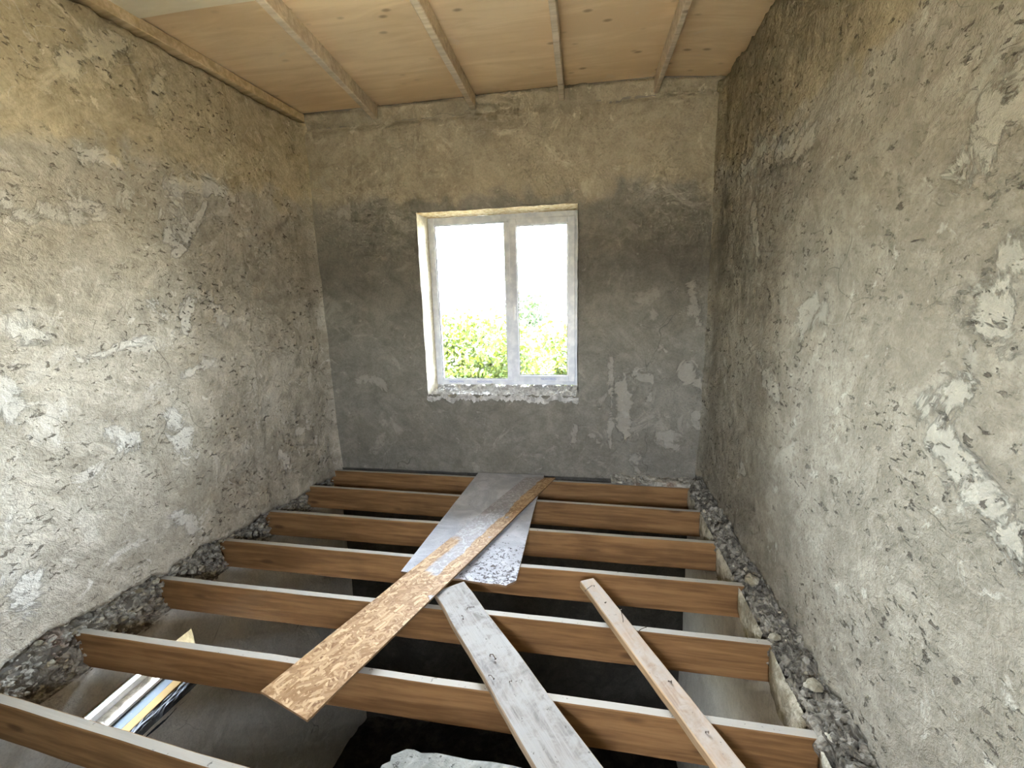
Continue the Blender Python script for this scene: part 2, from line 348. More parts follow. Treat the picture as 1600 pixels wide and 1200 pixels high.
m, g = mat('grey_roof_sheet'); g.color((.30,.30,.33)); M['roof'] = m

# ------------------------------------------------------------------ the setting: walls
XL = lambda y: -0.048*(3.5-y)              # left plaster plane
XR = lambda y: 3.158 + .0024*(3.5-y)       # right plaster plane
Y0, Y1 = -0.95, 3.5
def frange(a, b, st):
    n = max(1, int(round((b-a)/st))); return [a+(b-a)*i/n for i in range(n+1)]

# masonry cores (thick, slanted to follow the plaster), with the openings left out
wl = MB()
def lslab(y0, y1, z0, z1): wl.hexa([(-.48, y0, z0), (XL(y0)-.035, y0, z0), (XL(y1)-.035, y1, z0), (-.48, y1, z0), (-.48, y0, z1), (XL(y0)-.035, y0, z1), (XL(y1)-.035, y1, z1), (-.48, y1, z1)])
W2 = (1.36, 1.93, -.75, -.39)              # lower window: y0, y1, z0, z1
lslab(-1.2, W2[0], -2.9, 3.2); lslab(W2[1], 3.95, -2.9, 3.2); lslab(W2[0], W2[1], -2.9, W2[2]); lslab(W2[0], W2[1], W2[3], 3.2)
wall_left = tag(wl.build('wall_left', M['masonry']), 'rough grey plastered wall left of the window, trowel marked', kind='structure')
wr = MB(); wr.box(3.20, 3.6, -1.2, 3.95, -2.9, 3.2)
wall_right = tag(wr.build('wall_right', M['masonry']), 'rough grey plastered wall right of the window, pitted, above a broken ledge', kind='structure')
W1 = (.915, 2.185, .715, 2.168)            # window opening: x0, x1, z0, z1
wb = MB()
for a in [(-.1, W1[0], -2.9, 3.2), (W1[1], 3.2, -2.9, 3.2), (W1[0], W1[1], -2.9, W1[2]-.06), (W1[0], W1[1], W1[3], 3.2)]:
    wb.box(a[0], a[1], 3.53, 3.80, a[2], a[3])
wall_back = tag(wb.build('wall_back', M['masonry']), 'backlit grey plastered end wall around the white window', kind='structure')
wf = MB()                                  # wall behind the camera with a small high opening
for a in [(-.48, 1.8, -2.9, 3.2), (2.45, 3.6, -2.9, 3.2), (1.8, 2.45, -2.9, 1.35), (1.8, 2.45, 1.95, 3.2)]:
    wf.box(a[0], a[1], -1.2, -.95, a[2], a[3])
wall_front = tag(wf.build('wall_front', M['lower']), kind='structure')

# pale skim smears that can be picked out on each wall: (along, z, along, z, half width)
PL = [(1.525, 1.939, 1.597, 1.888, 0.05), (1.683, 1.934, 1.773, 1.902, 0.04), (1.798, 2.031, 1.867, 1.982, 0.045), (2.328, 2.191, 2.631, 2.201, 0.06), (2.324, 2.173, 2.251, 1.886, 0.07), (2.497, 2.101, 2.25, 1.781, 0.03), (1.486, 1.426, 1.544, 1.393, 0.05), (1.383, 1.214, 1.382, 1.106, 0.04), (1.732, 0.915, 1.805, 0.824, 0.045), (2.043, 0.894, 2.108, 0.72, 0.05), (1.976, 0.34, 2.054, 0.217, 0.05), (1.287, 0.405, 1.308, 0.235, 0.05), (2.832, 0.37, 2.908, 0.21, 0.04), (2.302, 1.529, 2.207, 1.348, 0.04), (2.074, 1.534, 2.114, 1.463, 0.035), (1.69, 1.274, 2.001, 1.332, 0.03), (2.433, 1.527, 2.505, 1.404, 0.04), (2.181, 1.108, 2.412, 1.169, 0.03), (1.869, 2.586, 2.16, 2.829, 0.05), (1.872, 2.215, 1.983, 2.216, 0.05), (2.364, 2.774, 2.243, 2.508, 0.03)]
PR = [(1.224, 1.093, 1.133, 1.023, 0.055), (1.133, 1.023, 1.021, 0.942, 0.05), (1.203, 1.475, 1.161, 1.398, 0.055), (2.991, 2.182, 2.707, 2.238, 0.07), (2.484, 2.144, 2.162, 2.114, 0.06), (2.778, 1.931, 2.635, 1.712, 0.05), (1.153, 1.578, 1.133, 1.55, 0.05), (1.319, 1.177, 1.222, 1.267, 0.03), (2.083, 1.371, 1.934, 1.43, 0.06), (2.749, 0.595, 2.602, 0.449, 0.03), (2.508, 1.143, 2.266, 0.99, 0.05), (1.215, 1.938, 1.215, 1.901, 0.06), (1.269, 1.103, 1.242, 1.078, 0.03), (1.282, 1.887, 1.337, 1.806, 0.06)]
PB = [(2.64, 0.874, 2.714, 0.823, 0.07), (2.996, 0.91, 3.07, 0.825, 0.05), (3.071, 0.8, 3.133, 0.775, 0.03), (2.5, 0.534, 2.579, 0.375, 0.06), (2.827, 0.381, 2.964, 0.364, 0.045), (2.903, 0.303, 2.953, 0.288, 0.035), (2.643, 0.202, 2.677, 0.076, 0.045), (3.075, 0.545, 3.123, 0.442, 0.04), (2.169, 0.446, 2.143, 0.307, 0.03), (2.299, 0.367, 2.351, 0.314, 0.03), (2.519, 0.796, 2.55, 0.535, 0.06), (2.442, 1.001, 2.444, 0.261, 0.02), (2.718, 0.695, 2.767, 0.669, 0.03), (0.315, 0.84, 0.519, 0.784, 0.05), (3.011, 1.524, 3.068, 1.289, 0.05)]
def skim(o, ax, segs):
    me = o.data; n = len(me.vertices); co = np.empty(n*3, np.float32); me.vertices.foreach_get('co', co); co = co.reshape(-1, 3); P = co[:, [ax, 2]]; v = np.zeros(n, np.float32)
    for a, b, c, d, w_ in segs:
        A_ = np.array([a, b]); D = np.array([c-a, d-b]); t = np.clip(((P-A_)@D)/max(1e-9, D@D), 0, 1); dist = np.linalg.norm(P-A_-t[:, None]*D, axis=1)
        v = np.maximum(v, np.clip(1-dist/(2*w_), 0, 1))
    at = me.attributes.new('skim', 'FLOAT', 'POINT'); at.data.foreach_set('value', v.astype(np.float32))
def relief(y, z, s=1.):
    return s*(.010*fr(y, z, 3.3, .9, 3) + .0055*fr(y, z, 8.1, 4, 4) + .0022*fr(y, z, 1.1, 18, 3))
def edge_noise(t, sc=6, seed=0.): return fr(t, seed, .3, sc, 5, .45)

# plaster skins: columns along the wall, rows from the ragged bottom edge up to the ragged top edge
def side_skin(sign, xf, name, material, parent, ybot, top, rail=None, step=.022):
    P = []
    ys = frange(Y0, Y1+.02, step); nz = int(2.95/step)
    for y in ys:
        b, t = ybot(y), top(y); row = []
        for j in range(nz+1):
            z = b+(t-b)*j/nz
            d = relief(y, z)
            d += .012*max(0, 1-(z-b)/.12)*(.5+edge_noise(y*2, 8, 5)) + .02*math.exp(-((z-b)/.25)**2)*.6
            d += .03*max(0, (y-3.38)/.12)**2                       # rounded corner into the end wall
            if rail and abs(y-rail(z)) < .03: d += .009*(1-abs(y-rail(z))/.03)
            row.append((xf(y)+sign*d, y, z))
        P.append([(xf(y)-sign*.05, y, b+.004)] + row + [(xf(y)-sign*.05, y, t-.004)])
    mb = MB(); mb.grid(P, flip=(sign < 0)); return mb.build(name, material, parent, smooth=True)
lb = lambda y: float(np.interp(y, [-1, 1.15, 1.3, 1.42, 1.67, 1.9, 2.1, 2.3, 2.8, 3.45], [.10, .09, .10, .08, .05, .05, .06, .035, -.01, -.06])) + .022*edge_noise(y, 5, 1)
rb = lambda y: .060 + .015*edge_noise(y, 5, 2)
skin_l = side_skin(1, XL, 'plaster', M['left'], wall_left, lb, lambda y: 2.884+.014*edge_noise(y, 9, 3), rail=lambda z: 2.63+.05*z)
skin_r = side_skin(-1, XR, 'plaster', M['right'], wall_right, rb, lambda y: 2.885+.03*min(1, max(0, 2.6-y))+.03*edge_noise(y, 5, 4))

# end wall skin with the window hole
def back_skin():
    xs = frange(-.12, W1[0], .022)+frange(W1[0], W1[1], .022)[1:]+frange(W1[1], 3.2, .022)[1:]
    nz1 = 34; nz2 = 66; nz3 = 36
    n = len(xs); V = []; F = []
    for x in xs:
        bot = -.005+.012*edge_noise(x, 6, 9)+.035*max(0, x-2.55)/.6
        top = float(np.interp(x, [0, .18, .67, 1.28, 2.05, 2.67, 3.2], [2.955, 2.955, 2.957, 2.957, 2.965, 2.955, 2.915]))+.010*edge_noise(x, 9, 11)
        zs = [bot+(W1[2]-bot)*j/nz1 for j in range(nz1+1)]+[W1[2]+(W1[3]-W1[2])*j/nz2 for j in range(1, nz2+1)]+[W1[3]+(top-W1[3])*j/nz3 for j in range(1, nz3+1)]
        crack = 2.835+.012*edge_noise(x, 8, 6)
        for j, z in enumerate(zs):
            d = relief(x+7, z, .8)
            if z > crack: d -= .016
            if abs(z-crack) < .016: d -= .014
            if x > 2.55 and z < .08: d += .02*(1-z/.08)
            inw = W1[0]-.03 < x < W1[1]+.03 and W1[2]-.03 < z < W1[3]+.03
            ox = oz = 0
            if inw: oz = .006*edge_noise(x*3+z, 9, 21); ox = .005*edge_noise(z*3, 9, 31)
            if abs(z-W1[2]) < 1e-6 and W1[0]-.001 < x < W1[1]+.001: oz = -.022+.022*edge_noise(x, 13, 41)
            V.append((x+ox, 3.5-d, z+oz))
        V.append((x, 3.56, top))
    m_ = len(zs)+1
    for i in range(n-1):
        for j in range(m_-1):
            xm = (xs[i]+xs[i+1])/2
            if W1[0] < xm < W1[1] and nz1 <= j < nz1+nz2: continue
            a, c = i*m_+j, (i+1)*m_+j
            F.append((a, c, c+1, a+1))
    mb = MB(); mb.v = V; mb.f = F; mb.m = [0]*len(F)
    return mb.build('plaster', M['back'], wall_back, smooth=True)
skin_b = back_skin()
skim(skin_l, 1, PL); skim(skin_r, 1, PR); skim(skin_b, 0, PB)

# reveal of the window: jambs, head and the heap of mortar on the sill
def reveal():
    mb = MB()
    ys = frange(3.485, 3.76, .02); zs = frange(W1[2]-.04, W1[3]+.004, .02); xs = frange(W1[0]-.004, W1[1]+.004, .02)
    mb.grid([[(W1[0]+.004*fr(y, z, 2, 7, 4)+.006, y, z) for z in zs] for y in ys])
    mb.grid([[(W1[1]+.004*fr(y, z, 4, 7, 4)-.005, y, z) for z in zs] for y in ys], flip=True)
    mb.build('window_reveal', M['reveal'], wall_back, smooth=True)
    mb = MB(); mb.grid([[(x, y, W1[3]+.004*fr(x, y, 5, 9, 4)-.006) for x in xs] for y in ys], flip=False)
    mb.build('lintel_foam', M['foam'], wall_back, smooth=True)
    mb = MB()
    xs = frange(W1[0]-.004, W1[1]+.004, .011); ys = frange(3.478, 3.80, .012)
    mb.grid([[(x, y-(.012*fr(x, 1, 1, 14, 4) if k == 0 else 0), W1[2]-.026+.030*fr(x, y, 7, 9, 6, .4)+.036*(k/len(ys))-(.035 if k == 0 else 0)) for x in xs] for k, y in enumerate(ys)], flip=True)
    mb.build('sill_mortar', M['sill'], wall_back, smooth=False)
reveal()

# rubble band under the left plaster, pockets around the joist ends, then smooth plaster of the storey below
def rough_strip(name, fn, ys, ns, material, parent, amp, sc=11, flip=False, seed=0):
    P = []
    for y in ys:
        row = []
        for j in range(ns+1):
            p, nrm = fn(y, j/ns)
            d = amp*fr(y, j/ns*.6+seed, seed, sc, 6, .35)+amp*.6*fr(y, j/ns*.6, seed+4, sc*3, 3, .5)
            e = min(1, j/2, (ns-j)/2) if j in (0, ns) else 1
            row.append(Vector(p)+Vector(nrm)*d*e)
        P.append(row)
    mb = MB(); mb.grid(P, flip=flip); return mb.build(name, material, parent, smooth=False)
def left_fn(y, s):
    top = lb(y)+.02
    if s < .7:
        z = top+(-.16-top)*s/.7; x = XL(y)-.018-.012*math.sin(s/.7*3.1)
    else: z = -.16-.05*(s-.7)/.3; x = XL(y)-.018+.020*(s-.7)/.3
    return (x, y, z), (1, 0, .25)
rough_strip('broken_masonry_band', left_fn, frange(Y0, 3.5, .011), 26, M['rubble'], wall_left, .020, flip=False)
def right_fn(y, s):
    zt = rb(y)
    inner = 3.045+.02*edge_noise(y, 4, 8)
    if s < .62: u = s/.62; x = 3.21+(inner-3.21)*u; z = zt+.02-.045*u-(.02*u*u); nrm = (-.2, 0, 1)
    else: u = (s-.62)/.38; x = inner+.012*u; z = zt-.045-.22*u; nrm = (-1, 0, .1)
    return (x, y, z), nrm
rough_strip('broken_ledge', right_fn, frange(Y0, 3.5, .011), 30, M['ledge'], wall_right, .020, flip=True, seed=3)
mb = MB()                                   # whitish broken plaster edge on the inner face of the ledge, flake by flake between the joists
def flake(mb, y0, y1, x, ztop, zbot, th=.014, n=9, seed=0):
    P = []
    for i in range(n+1):
        y = y0+(y1-y0)*i/n; e = math.sin(math.pi*i/n)**.35
        row = []
        for j in range(7):
            z = ztop-.004-(ztop-zbot)*e*j/6*(1+.15*fr(y, 3, seed, 20, 3)); row.append((x-th*(1 if 0 < j < 6 else 0)*e-.004*fr(y, z, seed, 25, 3), y, z))
        P.append(row)
    mb.grid(P, flip=True)
JY = [1.10, 1.468, 1.873, 2.276, 2.669, 3.109, 3.446]
for k, (a, b, zb) in enumerate([(.98, 1.36, -.2), (1.44, 1.78, -.2), (1.86, 2.18, -.17), (2.25, 2.58, -.2), (2.66, 2.98, -.2), (3.05, 3.37, -.14)]):
    mb = MB(); flake(mb, a, b, 3.036, .0, zb, seed=k); mb.build('broken_plaster_flake', M['chip'], wall_right, smooth=True)
mb = MB()                                   # mortar crust over the end of the last joist
P = []
for x in frange(2.45, 3.12, .012):
    row = []
    for j in range(9):
        u = j/8; drop = float(np.interp(x, [2.45, 2.7, 2.9, 3.0, 3.12], [.01, .02, .035, .09, .16]))
        row.append((x, 3.51-.13*min(1, u*1.6)-.01*u+.012*fr(x, u, 2, 12, 5, .4), .035-.01*u-(drop if u > .6 else 0)*(u-.6)/.4+.014*fr(x, u, 9, 12, 5, .4)))
    P.append(row)
mb.grid(P, flip=False); mb.build('mortar_crust', M['rubble'], wall_back)
# loose stones and crumbs of the ledge and the left band
def lump(mb, c, r, k):
    t = (1+5**.5)/2
    vs_ = [(-1,t,0),(1,t,0),(-1,-t,0),(1,-t,0),(0,-1,t),(0,1,t),(0,-1,-t),(0,1,-t),(t,0,-1),(t,0,1),(-t,0,-1),(-t,0,1)]
    fs = [(0,11,5),(0,5,1),(0,1,7),(0,7,10),(0,10,11),(1,5,9),(5,11,4),(11,10,2),(10,7,6),(7,1,8),(3,9,4),(3,4,2),(3,2,6),(3,6,8),(3,8,9),(4,9,5),(2,4,11),(6,2,10),(8,6,7),(9,8,1)]
    sx_, sy_, sz_ = random.uniform(.6, 1.3), random.uniform(.7, 1.4), random.uniform(.4, .9)
    mb.add([(c[0]+r*sx_*v[0]/1.9*random.uniform(.75, 1.2), c[1]+r*sy_*v[1]/1.9*random.uniform(.75, 1.2), c[2]+r*sz_*v[2]/1.9*random.uniform(.75, 1.2)) for v in vs_], fs, k)
mb = MB()
for i in range(620):
    y = random.uniform(.6, 3.48); u = random.random()
    lump(mb, (3.055+.11*u, y, rb(y)-.018-.02*(1-u)+.008*random.random()), random.choice([.005, .007, .010, .015]), random.choice([0]*9+[1]))
o = mb.build('ledge_crumbs', [M['ledge'], M['chip']], wall_right); tag(o, kind='stuff')
mb = MB()
for i in range(620):
    y = random.uniform(.6, 3.45); u = random.random(); top = lb(y)
    lump(mb, (XL(y)-.012+.008*random.random(), y, top-.01-(top+.17)*u), random.choice([.006, .009, .013, .02]), random.choice([0, 0, 0, 1]))
o = mb.build('masonry_crumbs', [M['rubble'], M['chip']], wall_left); tag(o, kind='stuff')
for (x, y, z, r) in [(3.085, 2.16, .055, .035), (3.10, 1.55, .05, .03), (3.06, 1.80, .035, .026)]:
    mb = MB(); lump(mb, (x, y, z), r, 0); mb.build('plaster_chunk', M['chip'], wall_right)

# storey below: plaster skins
mb = MB()
def lower_left():
    ys = frange(Y0, W2[0], .04)+frange(W2[0], W2[1], .03)[1:]+frange(W2[1], 3.5, .04)[1:]
    zs = frange(-2.8, W2[2], .06)+frange(W2[2], W2[3], .03)[1:]+frange(W2[3], -.195, .03)[1:]
    V = []; F = []; m_ = len(zs)
    for y in ys:
        for z in zs: V.append((XL(y)+.006+.010*fr(y, z, 2, 1.5, 3), y, z))
    for i in range(len(ys)-1):
        for j in range(m_-1):
            if W2[0] < (ys[i]+ys[i+1])/2 < W2[1] and W2[2] < (zs[j]+zs[j+1])/2 < W2[3]: continue
            F.append((i*m_+j, (i+1)*m_+j, (i+1)*m_+j+1, i*m_+j+1))
    mb.v = V; mb.f = F; mb.m = [0]*len(F); mb.build('lower_plaster', M['lower'], wall_left, smooth=True)
lower_left()
mb = MB(); mb.grid([[(3.075-.010*fr(y, z, 5, 1.5, 3), y, z) for z in frange(-2.8, -.15, .06)] for y in frange(Y0, 3.5, .06)], flip=True); mb.build('lower_plaster', M['lower'], wall_right, smooth=True)
mb = MB(); mb.grid([[(x, 3.49-.010*fr(x, z, 6, 1.5, 3), z) for z in frange(-2.8, .0, .06)] for x in frange(-.15, 3.15, .06)], flip=True); mb.build('lower_plaster', M['lower_shaded'], wall_back, smooth=True)

# earth floor of the storey below and the landing behind the camera
mb = MB(); mb.grid([[(x, y, -2.72+.10*fr(x, y, 1, 1.3, 6, .6)) for y in frange(-1.1, 3.6, .05)] for x in frange(-.3, 3.3, .05)]); mb.box(-.3, 3.3, -1.1, 3.6, -3.0, -2.86)
tag(mb.build('floor', M['soil'], smooth=True), 'dark earth floor of the storey below seen between the joists', kind='structure')
mb = MB(); mb.box(-.2, 3.2, -1.2, .62, -.16, 0); tag(mb.build('floor_landing', M['slab']), kind='structure')

# ------------------------------------------------------------------ ceiling of plywood sheets
roof = MB(); roof.box(-.9, 4.0, -2.3, 4.3, 3.2, 3.3)  # unseen slab blocks the sky; front overhang added to shade the opening
ceiling = tag(roof.build('ceiling', M['masonry']), 'bare plywood ceiling nailed over thin pine beams', kind='structure')
def sheet(x0, x1, y0, y1, z, material, drop=0.):
    zz = lambda x: z-drop*(x-x0)/(x1-x0)
    mb = MB(); mb.grid([[(x, y, zz(x)+.006*fr(x, y, z, .8, 2)) for y in frange(y0, y1, .1)] for x in frange(x0, x1, .1)], flip=True)
    n0 = len(mb.v); mb.grid([[(x, y, zz(x)+.012+.006*fr(x, y, z, .8, 2)) for y in frange(y0, y1, .1)] for x in frange(x0, x1, .1)])
    mb.hexa([(x0, y0, zz(x0)+.001), (x1, y0, zz(x1)+.001), (x1, y0+.004, zz(x1)+.001), (x0, y0+.004, zz(x0)+.001), (x0, y0, zz(x0)+.012), (x1, y0, zz(x1)+.012), (x1, y0+.004, zz(x1)+.012), (x0, y0+.004, zz(x0)+.012)])
    return mb.build('plywood_sheet', material, ceiling)
sheet(-.35, .664, 2.203, 3.62, 2.966, M['ply']); sheet(-.35, .664, -.95, 2.235, 2.950, M['ply_pale'])
sheet(.668, 1.43, 1.2, 3.62, 2.966, M['ply']); sheet(.668, 1.43, -.95, 1.197, 2.966, M['ply'])
sheet(1.433, 2.726, 1.0, 3.62, 2.967, M['ply']); sheet(1.433, 2.726, -.95, .997, 2.967, M['ply'])
sheet(2.729, 3.45, 1.6, 3.62, 2.966, M['ply'], .07); sheet(2.729, 3.45, -.95, 1.597, 2.966, M['ply'], .07)

def stick(p0, p1, w_, h_, name, mats, nseg=16, jit=.002, topmat=False, taper=1.):
    """timber with its own frame: local x along the length, y across, z up; origin at p0 on its underside centre"""
    p0, p1 = Vector(p0), Vector(p1); d = p1-p0; L = d.length; X = d.normalized(); Yv = Vector((0, 0, 1)).cross(X).normalized(); Z = X.cross(Yv)
    mb = MB(); P = []
    c = .0035
    prof = [(-w_/2+c, 0), (w_/2-c, 0), (w_/2, c), (w_/2, h_-c), (w_/2-c, h_), (-w_/2+c, h_), (-w_/2, h_-c), (-w_/2, c)]
    rnd = random.random()*50
    rows = []
    for i in range(nseg+1):
        x = L*i/nseg; a = jit*fr(x, rnd, 0, 2.5, 3); b = jit*fr(x, rnd, 7, 2.5, 3); tw = 1+(taper-1)*i/nseg
        rows.append([(x, q[0]*tw+a+jit*.5*fr(x, q[0]*9, rnd, 6, 2), q[1]*(1+.01*b)+(b*.6 if q[1] > 0 else 0)) for q in prof])
    n = len(prof)
    V = [v for r in rows for v in r]; F = []; MI = []
    for i in range(nseg):
        for k in range(n):
            F.append((i*n+k, i*n+(k+1) % n, (i+1)*n+(k+1) % n, (i+1)*n+k)[::-1]); MI.append(1 if (topmat and k in (4,)) else 0)
    F.append(tuple(range(n))); MI.append(0); F.append(tuple(nseg*n+k for k in range(n))[::-1]); MI.append(0)
    F = [f[::-1] for f in F]
    mb.v = V; mb.f = F; mb.m = MI
    o = mb.build(name, mats)
    o.matrix_world = Matrix((X, Yv, Z)).transposed().to_4x4() @ Matrix.Identity(4)
    o.location = p0
    return o

BZ = 2.872
beams = [
    ('slim ceiling beam running from left of the window top, second from left wall', (.630, .66), .045, .092),
    ('thin ceiling beam ending above the left half of the window', (1.408, 1.412), .042, .092),
    ('thin knotty ceiling beam ending above the right half of the window', (2.062, 2.068), .036, .094),
    ('thin ceiling beam nearest the right wall, shadow along its right side', (2.72, 2.715), .032, .105)]
slope = [(.630, .755), (1.408, 1.45), (2.065, 2.085), (2.718, 2.722)]
for (lab, _, w_, h_), (xe, xn) in zip(beams, slope):
    xs0 = xe+(xn-xe)*(3.5+.95)/1.35 if False else xe+(xn-xe)*1.0
    # xn is the centre line at y = 2.15
    k = (xn-xe)/(3.5-2.15)
    z = 2.962-h_
    o = stick((xe+k*(3.5+.95), -.95, z), (xe, 3.52, z), w_, h_, 'ceiling_beam', [M['beam']], jit=.003)
    tag(o, lab, 'beam', 'ceiling beams under the plywood')
o = stick((-.075-.13, -.95, 2.898), (-.035, 3.52, 2.898), .135, .058, 'ceiling_beam', [M['plank_beam']], jit=.004)
tag(o, 'wide pale plank beam lying along the top of the left wall', 'beam', 'ceiling beams under the plywood')

# ------------------------------------------------------------------ floor joists
J = [((-.065, 1.117), (1.172, 1.009), 'closest floor joist, cut by the bottom left corner of the view,'),
     ((-.104, 1.468), (2.996, 1.410), 'second closest floor joist, under the near end of the chipboard strip'),
     ((-.109, 1.873), (2.989, 1.822), 'floor joist in front of the spattered plywood, crossed by the narrow batten'),
     ((-.083, 2.276), (3.065, 2.217), 'floor joist carrying the front edge of the spattered plywood sheet'),
     ((-.044, 2.669), (3.038, 2.614), 'floor joist under the middle of the spattered plywood, third from the end wall'),
     ((-.042, 3.109), (3.046, 3.010), 'floor joist second from the end wall under the window'),
     ((.007, 3.446), (3.018, 3.396), 'darkest floor joist, tight against the end wall')]
for (a, b, lab) in J:
    k = (b[1]-a[1])/(b[0]-a[0]); xa = a[0]-.06; xb = 3.07
    ya = a[1]+k*(xa-a[0])-.018; yb = a[1]+k*(xb-a[0])-.018
    o = stick((xa, ya, -.186), (xb, yb, -.186), .037, .186, 'floor_joist', [M['joist'], M['joist_top']], nseg=30, jit=.0022, topmat=True)
    tag(o, lab, 'joist', 'open floor joists')

# ------------------------------------------------------------------ window in the end wall
def bar_frame(name, x0, x1, z0, z1, t, y0, y1, material, parent, bevel=.004):
    mb = MB(); mb.box(x0, x0+t[0], y0, y1, z0, z1); mb.box(x1-t[1], x1, y0, y1, z0, z1)
    mb.box(x0+t[0], x1-t[1], y0, y1, z0, z0+t[2]); mb.box(x0+t[0], x1-t[1], y0, y1, z1-t[3], z1)
    return mb.build(name, material, parent, bevel=bevel)
win = empty('window_1', (1.55, 3.76, .735)); tag(win, 'white plastic two-pane window still wrapped in protective film', kind='structure')
def wpart(o):                                # keep world placement under the empty
    o.parent = win; o.matrix_parent_inverse = Matrix.Translation(-Vector(win.location)); return o
wpart(bar_frame('window_frame', .918, 2.182, .735, 2.160, (.054, .034, .048, .060), 3.740, 3.805, M['pvc'], None))
mb = MB(); mb.box(1.572, 1.622, 3.742, 3.803, .783, 2.100); wpart(mb.build('mullion', M['pvc'], bevel=.004))
sash = wpart(bar_frame('sash', 1.612, 2.155, .766, 2.118, (.064, .058, .054, .056), 3.722, 3.785, M['pvc'], None, .006))
def bead(x0, x1, z0, z1, y, par=None):
    b = bar_frame('glazing_bead', x0, x1, z0, z1, (.010,)*4, y, y+.012, M['white'], None, .002); wpart(b)
    b2 = bar_frame('gasket', x0+.010, x1-.010, z0+.010, z1-.010, (.0035,)*4, y+.006, y+.014, M['gasket'], None, 0); wpart(b2)
bead(.966, 1.578, .777, 2.106, 3.748); bead(1.670, 2.099, .814, 2.068, 3.734)
for (x0, x1, z0, z1, y) in [(.97, 1.575, .78, 2.1, 3.765), (1.675, 2.096, .818, 2.064, 3.752)]:
    mb = MB(); mb.box(x0, x1, y, y+.004, z0, z1); wpart(mb.build('glass_pane', M['glass']))
mb = MB(); mb.box(1.638, 1.662, 3.712, 3.722, 1.355, 1.425); hb = mb.build('window_handle', M['white'], bevel=.003); wpart(hb)
mb = MB(); mb.box(1.641, 1.657, 3.682, 3.712, 1.395, 1.412); mb.box(1.640, 1.658, 3.680, 3.694, 1.300, 1.412); h2 = mb.build('lever', M['white'], bevel=.004)
h2.parent = hb
for (x, z) in [(1.10, .752), (1.36, .752), (1.93, .783)]:        # blue print on the film of the bottom rails
    cu = bpy.data.curves.new('film_print', 'FONT'); cu.body = 'NOVOWIN'; cu.size = .026; cu.extrude = .0004; cu.align_x = 'CENTER'
    to = bpy.data.objects.new('film_print', cu); dg = None
    COL.objects.link(to); bpy.context.view_layer.update()
    me = bpy.data.meshes.new_from_object(to.evaluated_get(bpy.context.evaluated_depsgraph_get())); COL.objects.unlink(to); bpy.data.objects.remove(to)
    me.materials.clear(); me.materials.append(M['print']); t2 = bpy.data.objects.new('film_print', me)
    me.transform(Matrix.Translation((x, 3.739 if x < 1.6 else 3.7212, z)) @ Matrix.Rotation(math.pi/2, 4, 'X')); link(t2); wpart(t2)

# ------------------------------------------------------------------ small window of the storey below (left wall)
win2 = empty('window_2', (-.3, 1.52, -.75)); tag(win2, 'small sunlit window low in the left wall, seen down between the two nearest joists', kind='structure')
def w2(o): o.parent = win2; o.matrix_parent_inverse = Matrix.Translation(-Vector(win2.location)); return o
y0, y1, z0, z1 = W2
mb = MB(); fx0, fx1 = -.46, -.415
mb.box(fx0, fx1, y0, y0+.045, z0, z1); mb.box(fx0, fx1, y1-.045, y1, z0, z1); mb.box(fx0, fx1, y0+.045, y1-.045, z0, z0+.05); mb.box(fx0, fx1, y0+.045, y1-.045, z1-.095, z1)  # unseen top rail deepened to keep sun off the sill board
w2(mb.build('window_frame', M['pvc'], bevel=.003))
mb = MB(); mb.box(-.440, -.436, y0+.04, y1-.04, z0+.045, z1-.04); w2(mb.build('glass_pane', M['glass']))
mb = MB(); mb.box(-.415, -.325, y0, y1, z0-.01, z0+.012); w2(mb.build('outer_sill', M['sill'], bevel=.003))
mb = MB(); mb.box(-.325, -.305, y0, y1, z0-.01, z0+.026); w2(mb.build('sill_rail', M['pvc'], bevel=.003))
mb = MB(); mb.box(-.305, -.225, y0, y1, z0-.01, z0+.010); w2(mb.build('sill_board', M['sillboard'], bevel=.003))
mb = MB(); mb.box(-.225, -.165, y0, y1, z0-.02, z0+.012); w2(mb.build('sill_edge', M['sillwood'], bevel=.004))
mb = MB()
mb.grid([[(XL(y)+.012+.08*(-1)*u+.004*fr(y, u, 3, 15, 3), y, z0-.030+.045*min(1, u*2.5)+.008*fr(y, u*.4, 6, 14, 4)) for u in frange(0, 1, .1)] for y in frange(y0, y1, .02)], flip=False)
w2(mb.build('sill_front', M['sillshade'], smooth=False))
mb = MB()
mb.grid([[(x, y1-.004+.006*fr(x, z, 3, 9, 3), z) for z in frange(z0-.01, z1+.01, .03)] for x in frange(-.48, XL(y1)+.012, .03)])
mb.grid([[(x, y, z1-.004+.004*fr(x, y, 3, 9, 3)) for y in frange(y0, y1, .04)] for x in frange(-.48, XL(1.5)+.012, .03)])
w2(mb.build('reveal', M['reveal'], smooth=True))

